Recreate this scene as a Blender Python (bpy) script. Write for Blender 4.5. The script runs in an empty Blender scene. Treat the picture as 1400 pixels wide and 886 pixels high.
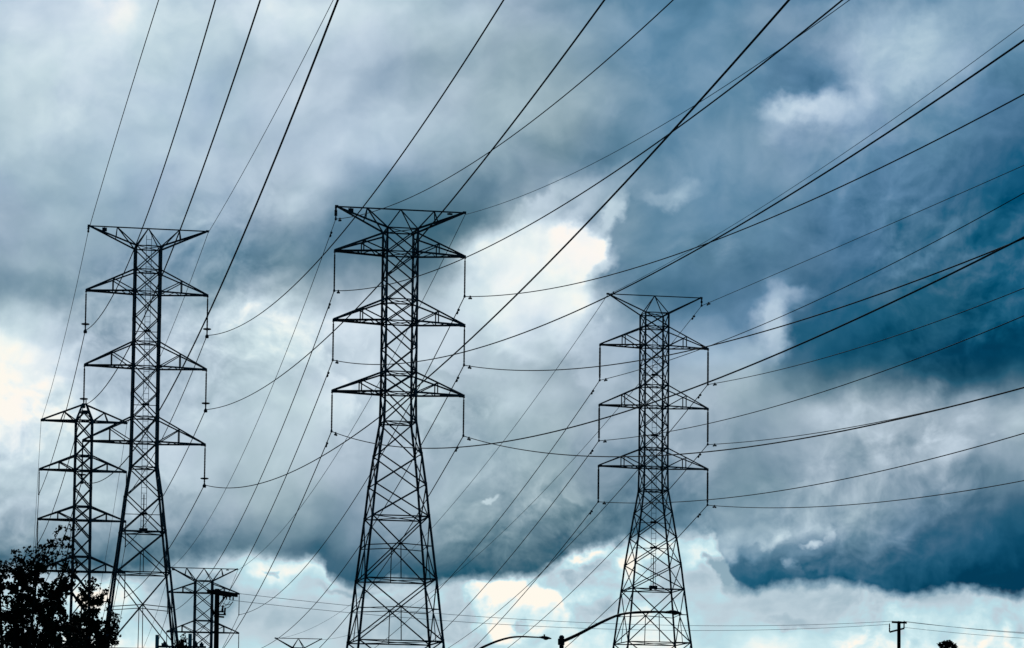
import bpy, bmesh, math, random
import numpy as np
from mathutils import Vector, Matrix

random.seed(7)
SC = bpy.context.scene
COL = SC.collection

# ------------------------------------------------------------------ camera
FPX = 3900.0                       # focal length in photo pixels (1400 wide): about 100 mm
PITCH = math.radians(4.0)
ROLL = 0.011
HORIZON = 1080.0                   # photo row of the true horizon (below the frame)
PPY = HORIZON - FPX * math.tan(PITCH)
CAM = Vector((0, 0, 1.7))
RMAT = Matrix.Rotation(math.pi / 2 + PITCH, 3, 'X') @ Matrix.Rotation(ROLL, 3, 'Z')
cd = bpy.data.cameras.new('camera')
cam = bpy.data.objects.new('camera', cd)
COL.objects.link(cam)
cam.location = CAM
cam.rotation_euler = RMAT.to_euler()
cd.sensor_width = 36.0
cd.lens = 36.0 * FPX / 1400.0
cd.shift_y = (PPY - 443.0) / 1400.0
cd.clip_start = 0.5
cd.clip_end = 30000
SC.camera = cam

def ray(x, y):
    return RMAT @ Vector(((x - 700) / FPX, (PPY - y) / FPX, -1.0))

def at(x, y, d):
    """photo pixel -> point of the place at distance d along +Y"""
    r = ray(x, y)
    return CAM + r * (d / r.y)

# ------------------------------------------------------------------ view
SC.view_settings.view_transform = 'Standard'
SC.view_settings.look = 'None'
SC.view_settings.exposure = 0.0
SC.view_settings.gamma = 1.0
SC.view_settings.use_curve_mapping = False
SC.cycles.max_bounces = 4

# ------------------------------------------------------------------ sun
SUN_AZ, SUN_EL = math.radians(-6), math.radians(38)
sundir = Vector((math.sin(SUN_AZ) * math.cos(SUN_EL), math.cos(SUN_AZ) * math.cos(SUN_EL), math.sin(SUN_EL)))
sl = bpy.data.lights.new('sun', 'SUN')
sl.energy = 0.5
sl.angle = math.radians(12)
sl.color = (1.0, 0.95, 0.88)
so = bpy.data.objects.new('sun', sl)
so.rotation_euler = sundir.to_track_quat('Z', 'Y').to_euler()
so.location = (0, 0, 120)
COL.objects.link(so)

# ------------------------------------------------------------------ sky (world): storm clouds by direction
W = bpy.data.worlds.new('World')
SC.world = W
W.use_nodes = True
NT = W.node_tree
NT.nodes.clear()

def lin(c):
    return tuple(((v / 255) / 12.92 if v / 255 <= 0.04045 else ((v / 255 + 0.055) / 1.055) ** 2.4) for v in c) + (1.0,)

class G:
    """small helper: node sockets as values"""
    def __init__(s, nt): s.nt = nt
    def new(s, t): return s.nt.nodes.new(t)
    def put(s, sock, v):
        if hasattr(v, 'is_linked'): s.nt.links.new(v, sock)
        else: sock.default_value = v
    def m(s, op, a, b=0.0, c=0.0, clamp=False):
        n = s.new('ShaderNodeMath'); n.operation = op; n.use_clamp = clamp
        s.put(n.inputs[0], a); s.put(n.inputs[1], b); s.put(n.inputs[2], c)
        return n.outputs[0]
    def v(s, op, a, b=(0, 0, 0), c=(0, 0, 0)):
        n = s.new('ShaderNodeVectorMath'); n.operation = op
        s.put(n.inputs[0], a); s.put(n.inputs[1], b)
        if op == 'MULTIPLY_ADD': s.put(n.inputs[2], c)
        return n.outputs['Value'] if op in ('LENGTH', 'DOT_PRODUCT') else n.outputs[0]
    def comb(s, x, y, z=0.0):
        n = s.new('ShaderNodeCombineXYZ')
        s.put(n.inputs[0], x); s.put(n.inputs[1], y); s.put(n.inputs[2], z)
        return n.outputs[0]
    def sep(s, v):
        n = s.new('ShaderNodeSeparateXYZ'); s.put(n.inputs[0], v); return n.outputs
    def noise(s, vec, scale, detail=3, rough=0.5, dim='3D', color=False):
        n = s.new('ShaderNodeTexNoise'); n.noise_dimensions = dim
        s.put(n.inputs['Vector'], vec); s.put(n.inputs['Scale'], scale)
        s.put(n.inputs['Detail'], detail); s.put(n.inputs['Roughness'], rough)
        return n.outputs['Color'] if color else n.outputs['Fac']
    def curve(s, x, pts):
        n = s.new('ShaderNodeFloatCurve')
        mp = n.mapping; mp.use_clip = False; mp.extend = 'HORIZONTAL'
        c = mp.curves[0]
        while len(c.points) < len(pts): c.points.new(0.5, 0.5)
        for p, (a, b) in zip(c.points, sorted(pts)):
            p.location = (a, b)
        mp.update()
        s.put(n.inputs['Value'], x)
        return n.outputs[0]
    def sstep(s, x, a, b, lo=0.0, hi=1.0):
        n = s.new('ShaderNodeMapRange'); n.interpolation_type = 'SMOOTHSTEP'
        s.put(n.inputs[0], x); n.inputs[1].default_value = a; n.inputs[2].default_value = b
        n.inputs[3].default_value = lo; n.inputs[4].default_value = hi
        return n.outputs[0]
    def mixf(s, f, a, b):
        n = s.new('ShaderNodeMix'); n.data_type = 'FLOAT'
        s.put(n.inputs[0], f); s.put(n.inputs[2], a); s.put(n.inputs[3], b)
        return n.outputs[0]
    def mixc(s, f, a, b):
        n = s.new('ShaderNodeMix'); n.data_type = 'RGBA'
        s.put(n.inputs[0], f); s.put(n.inputs[6], a); s.put(n.inputs[7], b)
        return n.outputs[2]
    def ramp(s, x, stops):
        n = s.new('ShaderNodeValToRGB'); e = n.color_ramp.elements
        while len(e) < len(stops): e.new(0.5)
        for el, (p, c) in zip(e, stops):
            el.position = p; el.color = lin(c)
        s.put(n.inputs[0], x)
        return n.outputs[0]

g = G(NT)
tc = g.new('ShaderNodeTexCoord')
DIR = tc.outputs['Generated']
dx, dy, dz = g.sep(DIR)
AZ = g.m('ARCTAN2', dx, dy)
EL = g.m('ARCSINE', dz)
# chart of the part of the sky the photo shows: U to the right, V downwards, 1 = 1400 photo px (20.3 degrees)
smp = [(x, y) for x in range(0, 1401, 100) for y in range(0, 900, 90)]
A, BU, BV = [], [], []
for x, y in smp:
    r = ray(x, y).normalized()
    A.append([math.atan2(r.x, r.y), math.asin(r.z), 1.0]); BU.append(x / 1400); BV.append(y / 1400)
cu = np.linalg.lstsq(np.array(A), np.array(BU), rcond=None)[0]
cv = np.linalg.lstsq(np.array(A), np.array(BV), rcond=None)[0]
U0 = g.m('MULTIPLY_ADD', AZ, float(cu[0]), g.m('MULTIPLY_ADD', EL, float(cu[1]), float(cu[2])))
V0 = g.m('MULTIPLY_ADD', AZ, float(cv[0]), g.m('MULTIPLY_ADD', EL, float(cv[1]), float(cv[2])))
P0 = g.comb(U0, V0, 0.37)
# domain warp: billows at three sizes
w1 = g.v('SUBTRACT', g.noise(P0, 9.0, 2, 0.5, color=True), (0.5, 0.5, 0.5))
w2 = g.v('SUBTRACT', g.noise(P0, 26.0, 4, 0.5, color=True), (0.5, 0.5, 0.5))
PW = g.v('MULTIPLY_ADD', w1, (0.050, 0.040, 0), P0)
PW = g.v('MULTIPLY_ADD', w2, (0.040, 0.034, 0), PW)
w3 = g.v('SUBTRACT', g.noise(P0, 90.0, 3, 0.5, color=True), (0.5, 0.5, 0.5))
PC = g.v('MULTIPLY_ADD', w3, (0.014, 0.014, 0), g.v('MULTIPLY_ADD', w2, (0.044, 0.038, 0), g.v('MULTIPLY_ADD', w1, (0.010, 0.008, 0), P0)))   # crisper chart for cloud edges
UW, VW, _z = g.sep(PW)
UC, VC, _z = g.sep(PC)

# brightness of the cloud deck, every 70 px (rows) x 70 px (columns)
UP = """
202 198 216 206 200 204 208 206 198 186 172 150 132 126 128 134 134 138 140 142 152
206 218 220 208 192 202 200 194 178 172 164 150 140 134 134 128 128 146 145 138 134
210 214 208 204 186 186 192 192 190 178 178 168 158 148 142 142 128 160 150 134 112
186 184 190 190 190 190 190 190 180 164 148 136 130 133 135 140 140 142 126 108 92
174 176 168 172 176 178 168 146 122 110 140 178 150 140 134 128 120 116 106 92 78
160 164 162 154 152 140 126 112 106 150 220 238 138 128 122 118 114 108 102 96 90
136 150 168 178 180 200 218 210 200 208 224 230 138 122 124 122 106 98 92 84 80
240 214 178 192 194 204 212 206 196 190 192 174 164 178 180 136 86 68 60 58 60
242 222 204 198 194 198 200 200 196 186 190 176 172 180 168 164 168 176 174 176 172
214 214 204 194 194 194 193 190 188 178 172 150 148 160 162 158 170 176 180 170 160
195 195 190 182 170 164 154 152 160 164 152 138 130 136 156 160 164 152 132 104 92
126 124 120 118 114 112 108 108 114 116 118 112 112 128 122 124 118 104 88 68 62
118 114 112 110 108 106 102 102 106 106 108 104 104 118 110 108 102 90 78 62 56
"""
LO = """
216 222 228 226 220 234 234 224 216 218 220 224 234 238 234 222 218 214 212 212 212
216 222 230 214 205 230 236 216 208 212 218 220 230 232 226 216 210 206 204 206 206
214 220 236 196 180 204 214 210 202 206 216 216 200 214 220 214 206 204 206 206 204
214 220 240 225 192 196 202 202 200 192 222 232 214 220 222 226 228 230 230 224 220
214 220 240 225 192 196 200 200 200 192 222 232 214 220 222 226 228 230 230 224 220
"""
def parse(t):
    return np.array([[float(v) for v in l.split()] for l in t.strip().splitlines()]) / 255.0

def field(rows, vs, u, v):
    """smooth surface through a table: Gaussian bumps across the rows, a curve along each row"""
    n = len(vs); h = vs[1] - vs[0]; sg = 0.8 * h
    M = np.array([[math.exp(-((vi - vj) / sg) ** 2) for vj in vs] for vi in vs])
    coef = np.linalg.solve(M, rows)
    us = np.linspace(0, 1, rows.shape[1])
    acc = None
    for j in range(n):
        t = g.m('MULTIPLY_ADD', v, 1 / sg, -vs[j] / sg)
        k = g.m('EXPONENT', g.m('MULTIPLY', g.m('MULTIPLY', t, t), -1.0))
        r = g.curve(u, [(a, float(b)) for a, b in zip(us, coef[j])])
        acc = g.m('MULTIPLY', k, r) if acc is None else g.m('MULTIPLY_ADD', k, r, acc)
    return acc

UCL = g.m('ADD', UW, 0.0, clamp=True)
UCC = g.m('ADD', UC, 0.0, clamp=True)
VCL = g.m('MINIMUM', g.m('MAXIMUM', VW, 0.0), 0.60)
VCC = g.m('MINIMUM', g.m('MAXIMUM', VC, 0.52), 0.66)
Lup = field(parse(UP), [i * 0.05 for i in range(13)], UCL, VCL)
Llo = field(parse(LO), [0.525 + 0.03 * i for i in range(5)], UCC, VCC)

def blob(L, P, cx, cy, rx, ry, val, amp=1.0, soft=0.4, rot=0):
    """a patch of cloud: brightness val inside an ellipse (photo px), rot degrees anticlockwise"""
    if rot:
        c_, s_ = math.cos(math.radians(rot)), math.sin(math.radians(rot))
        q = g.v('SUBTRACT', P, (cx / 1400, cy / 1400, 0))
        d = g.v('LENGTH', g.comb(g.v('DOT_PRODUCT', q, (c_ * 1400 / rx, -s_ * 1400 / rx, 0)), g.v('DOT_PRODUCT', q, (s_ * 1400 / ry, c_ * 1400 / ry, 0))))
    else:
        d = g.v('LENGTH', g.v('MULTIPLY_ADD', P, (1400 / rx, 1400 / ry, 0), (-cx / rx, -cy / ry, 0)))
    return g.mixf(g.sstep(d, 1 + soft, 1 - soft, 0.0, amp), L, val / 255)

for b in [(20, 525, 80, 85, 250, .85, .8), (75, 455, 45, 18, 205, .5, .8), (350, 425, 60, 26, 222, .6, .7),
          (700, 370, 80, 66, 232, .8, .5), (770, 285, 88, 26, 205, .75, .8, 32), (742, 268, 30, 9, 212, .7, .9, 30), (775, 276, 16, 8, 160, .6, .9, 30),
          (728, 348, 84, 44, 246, .9, .5, 14), (845, 285, 14, 34, 226, .8, .6, -25), (790, 340, 50, 44, 255, 1, .22, 30), (835, 360, 26, 9, 222, .7, .8, 50),
          (745, 405, 76, 44, 238, .85, .45), (700, 440, 90, 34, 226, .6, .8),
          (895, 258, 14, 8, 190, .6, .95), (922, 263, 20, 11, 200, .7, .95), (935, 250, 24, 10, 178, .6, .95), (870, 240, 50, 18, 160, .4, .95),
          (1098, 148, 42, 17, 236, .9, .95), (1142, 152, 30, 20, 214, .8, .95), (1178, 140, 24, 12, 182, .6, .95), (1072, 180, 18, 12, 178, .6, .95), (1120, 172, 60, 22, 160, .5, .95),
          (1240, 78, 72, 46, 196, .85, .95), (1245, 108, 42, 14, 194, .6, .9), (1192, 114, 20, 17, 198, .8, .9), (1205, 95, 26, 30, 178, .6, .95),
          (1060, 435, 22, 46, 214, .8, .7), (1082, 402, 26, 10, 178, .7, .9), (1050, 470, 30, 20, 190, .5, .9),
          (1150, 580, 40, 24, 196, .5, .7), (1320, 570, 60, 34, 200, .5, .8), (1275, 625, 36, 18, 200, .6, .5), (1180, 650, 60, 30, 182, .4, .9),
          (875, 625, 22, 14, 128, .6, .8), (830, 555, 26, 10, 150, .5, .8), (700, 640, 70, 40, 150, .4, .9), (640, 545, 34, 16, 158, .5, .9),
          (640, 690, 40, 10, 190, .5, .8), (672, 682, 8, 4, 214, .8, .6)]:
    Lup = blob(Lup, PC, *b)
for b in [(1066, 735, 9, 10, 214, .8, .8), (1045, 742, 14, 5, 190, .7, .8), (1053, 722, 18, 8, 165, .6, .8), (1110, 741, 12, 4, 212, .8, .8), (1132, 728, 6, 11, 206, .8, .8), (1120, 719, 12, 5, 170, .6, .8),
          (1090, 772, 7, 14, 196, .8, .8), (1084, 790, 10, 7, 165, .7, .8), (1116, 784, 12, 7, 150, .7, .8), (1013, 784, 16, 18, 105, .7, .8), (1020, 737, 42, 13, 186, .75, .9), (1000, 752, 12, 14, 206, .8, .8), (1050, 792, 40, 10, 100, .6, .8), (1030, 758, 14, 8, 160, .6, .8)]:
    Lup = blob(Lup, PC, *b)
for b in [(250, 802, 40, 18, 156, .9, .6), (288, 832, 40, 24, 156, .9, .5), (180, 830, 30, 20, 226, .7, .8), (992, 780, 13, 18, 112, .85, .6), (984, 762, 9, 9, 150, .7, .8), (1003, 806, 16, 8, 130, .7, .8), (480, 806, 40, 6, 150, .7, .9), (640, 795, 30, 6, 160, .6, .9), (520, 822, 50, 8, 200, .5, .9), (345, 862, 40, 26, 205, .7, .7), (384, 842, 12, 14, 182, .6, .7), (438, 848, 26, 16, 196, .6, .7),
          (395, 776, 46, 11, 246, .9, .7), (370, 777, 10, 3, 170, .7, .7), (455, 800, 60, 3, 200, .4, .9),
          (565, 848, 34, 40, 178, .8, .5), (790, 786, 30, 10, 176, .8, .7), (780, 796, 10, 12, 170, .7, .7), (822, 780, 26, 8, 190, .7, .7), (970, 752, 10, 6, 176, .9, .6), (962, 770, 6, 8, 205, .6, .8),
          (880, 815, 90, 18, 206, .6, .8), (1000, 822, 40, 16, 208, .6, .8), (1080, 830, 50, 14, 208, .5, .8), (1090, 853, 30, 6, 186, .6, .8),
          (700, 842, 58, 44, 255, 1, .16), (655, 812, 20, 16, 248, 1, .25), (690, 800, 22, 14, 250, 1, .3), (745, 850, 32, 36, 254, 1, .2),
          (775, 880, 64, 26, 250, .9, .4), (660, 872, 18, 16, 196, .7, .6), (715, 860, 7, 9, 190, .8, .6), (735, 878, 30, 8, 214, .5, .8),
          (900, 864, 56, 34, 254, .95, .4), (632, 850, 20, 40, 200, .6, .7)]:
    Llo = blob(Llo, PC, *b)

# lower edge of the cloud deck along the horizon
EDGE = [(0, 786), (120, 790), (225, 786), (260, 777), (320, 768), (345, 762), (400, 765), (430, 767), (446, 774), (458, 790), (485, 798), (530, 796), (600, 796),
        (680, 788), (730, 786), (755, 775), (785, 758), (815, 745), (850, 738), (880, 730), (930, 727), (970, 730), (986, 748), (996, 775), (1006, 800), (1022, 808),
        (1050, 803), (1100, 802), (1180, 806), (1205, 813), (1240, 815), (1300, 810), (1340, 814), (1370, 819), (1400, 816)]
VE = g.sep(g.v('MULTIPLY_ADD', w3, (0, 0.012, 0), g.v('MULTIPLY_ADD', w2, (0, 0.016, 0), P0)))[1]
UE = g.m('MULTIPLY_ADD', g.sep(w3)[2], 0.010, g.m('MULTIPLY_ADD', g.sep(w2)[2], 0.034, U0))
edge = g.curve(g.m('ADD', UE, 0.0, clamp=True), [(x / 1400, y / 1400) for x, y in EDGE])
gap = g.m('SUBTRACT', VE, edge)
below = g.mixf(g.sstep(U0, 0.22, 0.34), g.sstep(gap, -0.014, 0.010), g.sstep(gap, -0.007, 0.007))
# the deck is thickest, so darkest, just above its base
Lup = g.m('MULTIPLY_ADD', g.sstep(g.m('SUBTRACT', VE, edge), -0.045, -0.004), g.mixf(g.sstep(U0, 0.54, 0.62), g.sstep(U0, 0.2, 0.38, -0.06, -0.10), g.sstep(U0, 0.68, 0.74, 0.0, -0.12)), Lup)
# layered thin cloud in the low band
strat = g.noise(g.v('MULTIPLY_ADD', w2, (0.1, 0.25, 0), g.v('MULTIPLY', P0, (5.0, 26.0, 1))), 1.0, 5, 0.55)
Llo = g.m('MULTIPLY_ADD', g.m('SUBTRACT', strat, 0.55), 0.24, Llo)
L = g.mixf(below, Lup, Llo)
# grain of the vapour: streaks climbing to the right and fine billows
rot = g.v('MULTIPLY', g.comb(g.m('MULTIPLY_ADD', V0, -0.42, g.m('MULTIPLY', U0, 0.9)), g.m('MULTIPLY_ADD', U0, 0.42, g.m('MULTIPLY', V0, 0.9)), 1.3), (1.0, 2.0, 1))
n1 = g.noise(g.v('MULTIPLY_ADD', w2, (0.04, 0.07, 0), rot), 8.0, 5, 0.52)
L = g.m('MULTIPLY_ADD', g.m('SUBTRACT', n1, 0.5), 0.16, L)
# billows lit from above left: a thickness field against itself a step towards the light
def billow(vec, scale, step, detail, rough):
    a_ = g.noise(vec, scale, detail, rough)
    b_ = g.noise(g.v('ADD', vec, (-step * 0.6, -step, 0)), scale, detail, rough)
    return g.m('SUBTRACT', a_, b_)
PB = g.v('MULTIPLY_ADD', w2, (0.018, 0.018, 0), g.v('MULTIPLY_ADD', w1, (0.05, 0.05, 0), P0))
L = g.m('MULTIPLY_ADD', billow(PB, 11.0, 0.020, 4, 0.5), 0.28, L)
calm = g.noise(P0, 4.0, 2, 0.5)
def sheets(vec, scale, levels, detail, rough):
    f = g.m('FRACT', g.m('MULTIPLY', g.noise(vec, scale, detail, rough), levels))
    return g.m('SUBTRACT', g.m('SUBTRACT', f, g.sstep(f, 0.66, 1.0)), 0.36)
S1 = sheets(g.v('MULTIPLY_ADD', w1, (0.05, 0.05, 0), g.v('MULTIPLY', rot, (1, 0.75, 1))), 5.0, 4.0, 8, 0.52)
L = g.m('MULTIPLY_ADD', S1, g.m('MULTIPLY', g.sstep(g.noise(g.v('ADD', P0, (3.1, 1.7, 0)), 5.0, 2, 0.5), 0.40, 0.66), g.m('MULTIPLY', g.sstep(V0, 0.16, 0.30, 0.05, 0.19), g.sstep(L, 0.26, 0.5, 0.25, 1.0))), L)
S2 = sheets(g.v('ADD', PB, (0, 0, 4.2)), 13.0, 4.0, 7, 0.55)
L = g.m('MULTIPLY_ADD', S2, g.m('MULTIPLY', g.sstep(g.noise(g.v('ADD', P0, (7.1, 4.7, 0)), 6.0, 2, 0.5), 0.45, 0.66), g.m('MULTIPLY', g.sstep(V0, 0.16, 0.28, 0.03, 0.12), g.sstep(L, 0.26, 0.5, 0.25, 1.0))), L)
L = g.m('MULTIPLY_ADD', billow(PB, 32.0, 0.007, 4, 0.55), g.m('MULTIPLY', g.sstep(calm, 0.38, 0.62), g.sstep(V0, 0.1, 0.3, 0.15, 0.42)), L)

# the rest of the sky, outside the part seen: dark cloud added so little light reaches the towers, darkest overhead and behind
ng = g.noise(DIR, 3.0, 6, 0.6)
Lfar = g.m('MULTIPLY_ADD', g.m('SUBTRACT', ng, 0.5), 0.7, 0.36)
front = g.sstep(dy, -0.1, 0.95, 0.25, 1.0)
Lfar = g.m('MULTIPLY', Lfar, front)
win = g.m('MULTIPLY', g.m('MULTIPLY', g.sstep(U0, -0.35, -0.05), g.sstep(U0, 1.35, 1.05)), g.m('MULTIPLY', g.sstep(V0, -0.4, -0.06), g.sstep(dy, 0.2, 0.6)))
L = g.mixf(win, Lfar, L)
L = g.m('ADD', L, 0.0, clamp=True)

GREY = [(0.20, (8, 62, 84)), (0.30, (40, 90, 110)), (0.39, (72, 106, 122)), (0.49, (104, 132, 144)), (0.59, (134, 157, 167)), (0.69, (163, 182, 190)),
        (0.78, (187, 205, 213)), (0.86, (208, 225, 231)), (0.94, (238, 246, 243)), (0.99, (255, 249, 236))]
BLUE = [(0.18, (0, 58, 88)), (0.25, (0, 74, 106)), (0.33, (26, 92, 124)), (0.40, (62, 108, 138)), (0.50, (92, 134, 164)), (0.59, (126, 158, 184)), (0.69, (156, 183, 204)),
        (0.79, (186, 208, 222)), (0.88, (214, 230, 236)), (0.97, (250, 249, 241))]
CLEAR = [(0.60, (130, 166, 186)), (0.72, (166, 192, 208)), (0.78, (186, 208, 222)), (0.84, (183, 222, 235)), (0.90, (205, 235, 242)), (0.95, (232, 244, 242)), (0.985, (252, 249, 240)), (0.99, (255, 249, 236))]
tint = g.m('MULTIPLY_ADD', g.m('SUBTRACT', g.noise(P0, 5.0, 3, 0.5), 0.5), 1.6, g.curve(g.m('ADD', U0, 0.0, clamp=True), [(0, .7), (.2, .7), (.4, .55), (.5, .5), (.65, .85), (.8, .95), (1, 1)]))
tv = g.curve(g.m('MAXIMUM', V0, 0.0), [(0, 1), (.15, 1), (.28, 1), (.345, .85), (.385, .2), (.46, .25), (.50, .4), (.55, .65), (.65, .8)])
tl = g.curve(g.m('MAXIMUM', V0, 0.0), [(0, 1), (.12, 1), (.22, .75), (.3, .5), (.4, .38), (.65, .3)])
tint = g.m('MULTIPLY', tint, g.mixf(g.sstep(U0, 0.5, 0.72), tl, tv), clamp=True)
ccol = g.mixc(tint, g.ramp(L, GREY), g.ramp(L, BLUE))
hue = g.noise(g.v('ADD', PB, (1.9, 8.3, 0)), 7.0, 4, 0.5)       # drift between greenish and lavender grey
ccol = g.v('MULTIPLY', ccol, g.mixc(g.sstep(hue, 0.36, 0.64), (0.985, 1.008, 1.0, 1), (1.005, 0.985, 1.035, 1)))
ccol = g.mixc(g.m('MULTIPLY', below, win), ccol, g.ramp(L, CLEAR))
bgc = g.new('ShaderNodeBackground'); g.put(bgc.inputs[0], ccol); bgc.inputs[1].default_value = 1.0
sky = g.new('ShaderNodeTexSky'); sky.sky_type = 'NISHITA'; sky.sun_disc = False
sky.sun_elevation = SUN_EL; sky.sun_rotation = SUN_AZ
bgs = g.new('ShaderNodeBackground'); NT.links.new(sky.outputs[0], bgs.inputs[0]); bgs.inputs[1].default_value = 0.05
# thin places of the low band let a little clear sky through
thin = g.m('MULTIPLY', g.m('MULTIPLY', below, win), g.sstep(L, 0.93, 0.86, 0.0, 0.12))
mx = g.new('ShaderNodeMixShader'); g.put(mx.inputs[0], thin)
NT.links.new(bgc.outputs[0], mx.inputs[1]); NT.links.new(bgs.outputs[0], mx.inputs[2])
ow = g.new('ShaderNodeOutputWorld'); NT.links.new(mx.outputs[0], ow.inputs[0])
W.cycles.sampling_method = 'MANUAL'
W.cycles.sample_map_resolution = 256

# ------------------------------------------------------------------ materials
def mat(name, base, rough=0.6, metal=0.0, var=0.3, scale=3.0, spec=0.3, second=None):
    m = bpy.data.materials.new(name); m.use_nodes = True
    h = G(m.node_tree); b = m.node_tree.nodes['Principled BSDF']
    t = h.new('ShaderNodeTexCoord')
    n = h.noise(t.outputs['Object'], scale, 5, 0.6)
    c0 = tuple(v * (1 - var) for v in base) + (1,)
    c1 = (second or tuple(min(1, v * (1 + var)) for v in base))[:3] + (1,)
    h.put(b.inputs['Base Color'], h.mixc(h.sstep(n, 0.35, 0.65), c0, c1))
    h.put(b.inputs['Roughness'], rough); b.inputs['Metallic'].default_value = metal
    b.inputs['Specular IOR Level'].default_value = spec
    return m

M_STEEL = mat('weathered_steel', (0.070, 0.080, 0.085), 0.5, 0.0, 0.5, 0.5, 0.4)
M_PALE = mat('galvanised_ladder', (0.50, 0.58, 0.60), 0.5, 0.0, 0.2, 2.0)
M_GREENSTEEL = mat('green_grey_steel', (0.26, 0.36, 0.34), 0.6, 0.0, 0.2, 1.0)
M_INS = mat('insulator_polymer', (0.02, 0.02, 0.022), 0.4, 0.0, 0.2, 4.0)
M_WIRE = mat('aged_conductor', (0.02, 0.018, 0.018), 0.6, 0.0, 0.2, 1.0, 0.1)
M_SHIELD = mat('galvanised_earth_wire', (0.34, 0.46, 0.54), 0.5, 0.0, 0.2, 1.0)  # blue of the reflected sky is put into the base colour
M_THIN = mat('weathered_service_wire', (0.22, 0.28, 0.31), 0.6, 0.0, 0.2, 1.0)
M_WOOD = mat('creosoted_wood', (0.025, 0.020, 0.016), 0.9, 0.0, 0.4, 2.5, 0.1)
M_LAMP = mat('dark_lamp_paint', (0.022, 0.023, 0.025), 0.5, 0.0, 0.2, 2.0)
M_GLASS = mat('lamp_lens', (0.25, 0.26, 0.26), 0.3, 0.0, 0.1, 6.0)
M_BARK = mat('bark', (0.03, 0.022, 0.016), 0.95, 0.0, 0.4, 6.0, 0.1)
M_LEAF = mat('dark_leaves', (0.018, 0.030, 0.012), 0.7, 0.0, 0.5, 1.5, 0.1)
M_SIGN = mat('tower_plate', (0.05, 0.05, 0.05), 0.6, 0.0, 0.2, 3.0)
M_GRASS = mat('dry_grass', (0.07, 0.075, 0.035), 0.95, 0.0, 0.4, 0.15, 0.1, (0.12, 0.105, 0.06))
M_ROAD = mat('asphalt', (0.05, 0.05, 0.052), 0.9, 0.0, 0.2, 0.6, 0.2)
M_CONC = mat('concrete', (0.3, 0.29, 0.27), 0.9, 0.0, 0.2, 1.0, 0.2)
M_PAINT = mat('road_paint', (0.7, 0.68, 0.6), 0.8, 0.0, 0.15, 3.0, 0.2)

# ------------------------------------------------------------------ object helpers
def obj(name, bm, m, parent=None, smooth=False):
    me = bpy.data.meshes.new(name); bm.to_mesh(me); bm.free()
    if smooth:
        for p in me.polygons: p.use_smooth = True
    me.materials.append(m)
    o = bpy.data.objects.new(name, me); COL.objects.link(o)
    if parent: o.parent = parent
    return o

def tag(o, label, cat, group=None, kind=None):
    o['label'] = label; o['category'] = cat
    if group: o['group'] = group
    if kind: o['kind'] = kind
    return o

def thing(name, label, cat, loc, rz=0.0, group=None):
    o = bpy.data.objects.new(name, None); COL.objects.link(o)
    o.empty_display_size = 0.5
    o.location = loc; o.rotation_euler = (0, 0, rz)
    return tag(o, label, cat, group)

def prism(bm, p, q, prof, ref):
    """profile (list of 2d points) swept straight from p to q"""
    p, q = Vector(p), Vector(q); d = q - p
    if d.length < 1e-6: return
    d.normalize(); ref = Vector(ref)
    u = ref - d * ref.dot(d)
    if u.length < 1e-4:
        ref = Vector((0.31, 0.87, 0.4)); u = ref - d * ref.dot(d)
    u.normalize(); v = d.cross(u)
    a = [bm.verts.new(p + u * x + v * y) for x, y in prof]
    b = [bm.verts.new(q + u * x + v * y) for x, y in prof]
    n = len(prof)
    for i in range(n):
        bm.faces.new((a[i], a[(i + 1) % n], b[(i + 1) % n], b[i]))
    bm.faces.new(a[::-1]); bm.faces.new(b)

def angle(bm, p, q, w, ref=(0, 0, 1)):
    """rolled steel angle section"""
    t = w * 0.2; h = w / 2
    prism(bm, p, q, [(-h, -h), (h, -h), (h, -h + t), (-h + t, -h + t), (-h + t, h), (-h, h)], ref)

def bar(bm, p, q, w, h=None, ref=(0, 0, 1)):
    a, b = (h or w) / 2, w / 2
    prism(bm, p, q, [(-a, -b), (a, -b), (a, b), (-a, b)], ref)

def tube(bm, pts, r, n=8, cap=True):
    """round tube along points, r one radius or one per point"""
    pts = [Vector(p) for p in pts]; rs = r if isinstance(r, (list, tuple)) else [r] * len(pts)
    rings = []; up = None
    for i, p in enumerate(pts):
        t = (pts[min(i + 1, len(pts) - 1)] - pts[max(i - 1, 0)]).normalized()
        if up is None:
            up = Vector((0, 0, 1)) if abs(t.z) < 0.9 else Vector((1, 0, 0))
        u = (up - t * up.dot(t)).normalized(); up = u; v = t.cross(u)
        rings.append([bm.verts.new(p + (u * math.cos(2 * math.pi * k / n) + v * math.sin(2 * math.pi * k / n)) * rs[i]) for k in range(n)])
    for a, b in zip(rings, rings[1:]):
        for k in range(n):
            bm.faces.new((a[k], a[(k + 1) % n], b[(k + 1) % n], b[k]))
    if cap:
        bm.faces.new(rings[0][::-1]); bm.faces.new(rings[-1])

def lathe(bm, base, prof, n=10):
    """prof: (radius, z) from bottom to top round a vertical axis at base"""
    tube(bm, [Vector(base) + Vector((0, 0, z)) for r, z in prof], [max(r, 0.002) for r, z in prof], n)

def box(bm, c, s):
    c = Vector(c)
    bar(bm, c - Vector((s[0] / 2, 0, 0)), c + Vector((s[0] / 2, 0, 0)), s[1], s[2])

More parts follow.
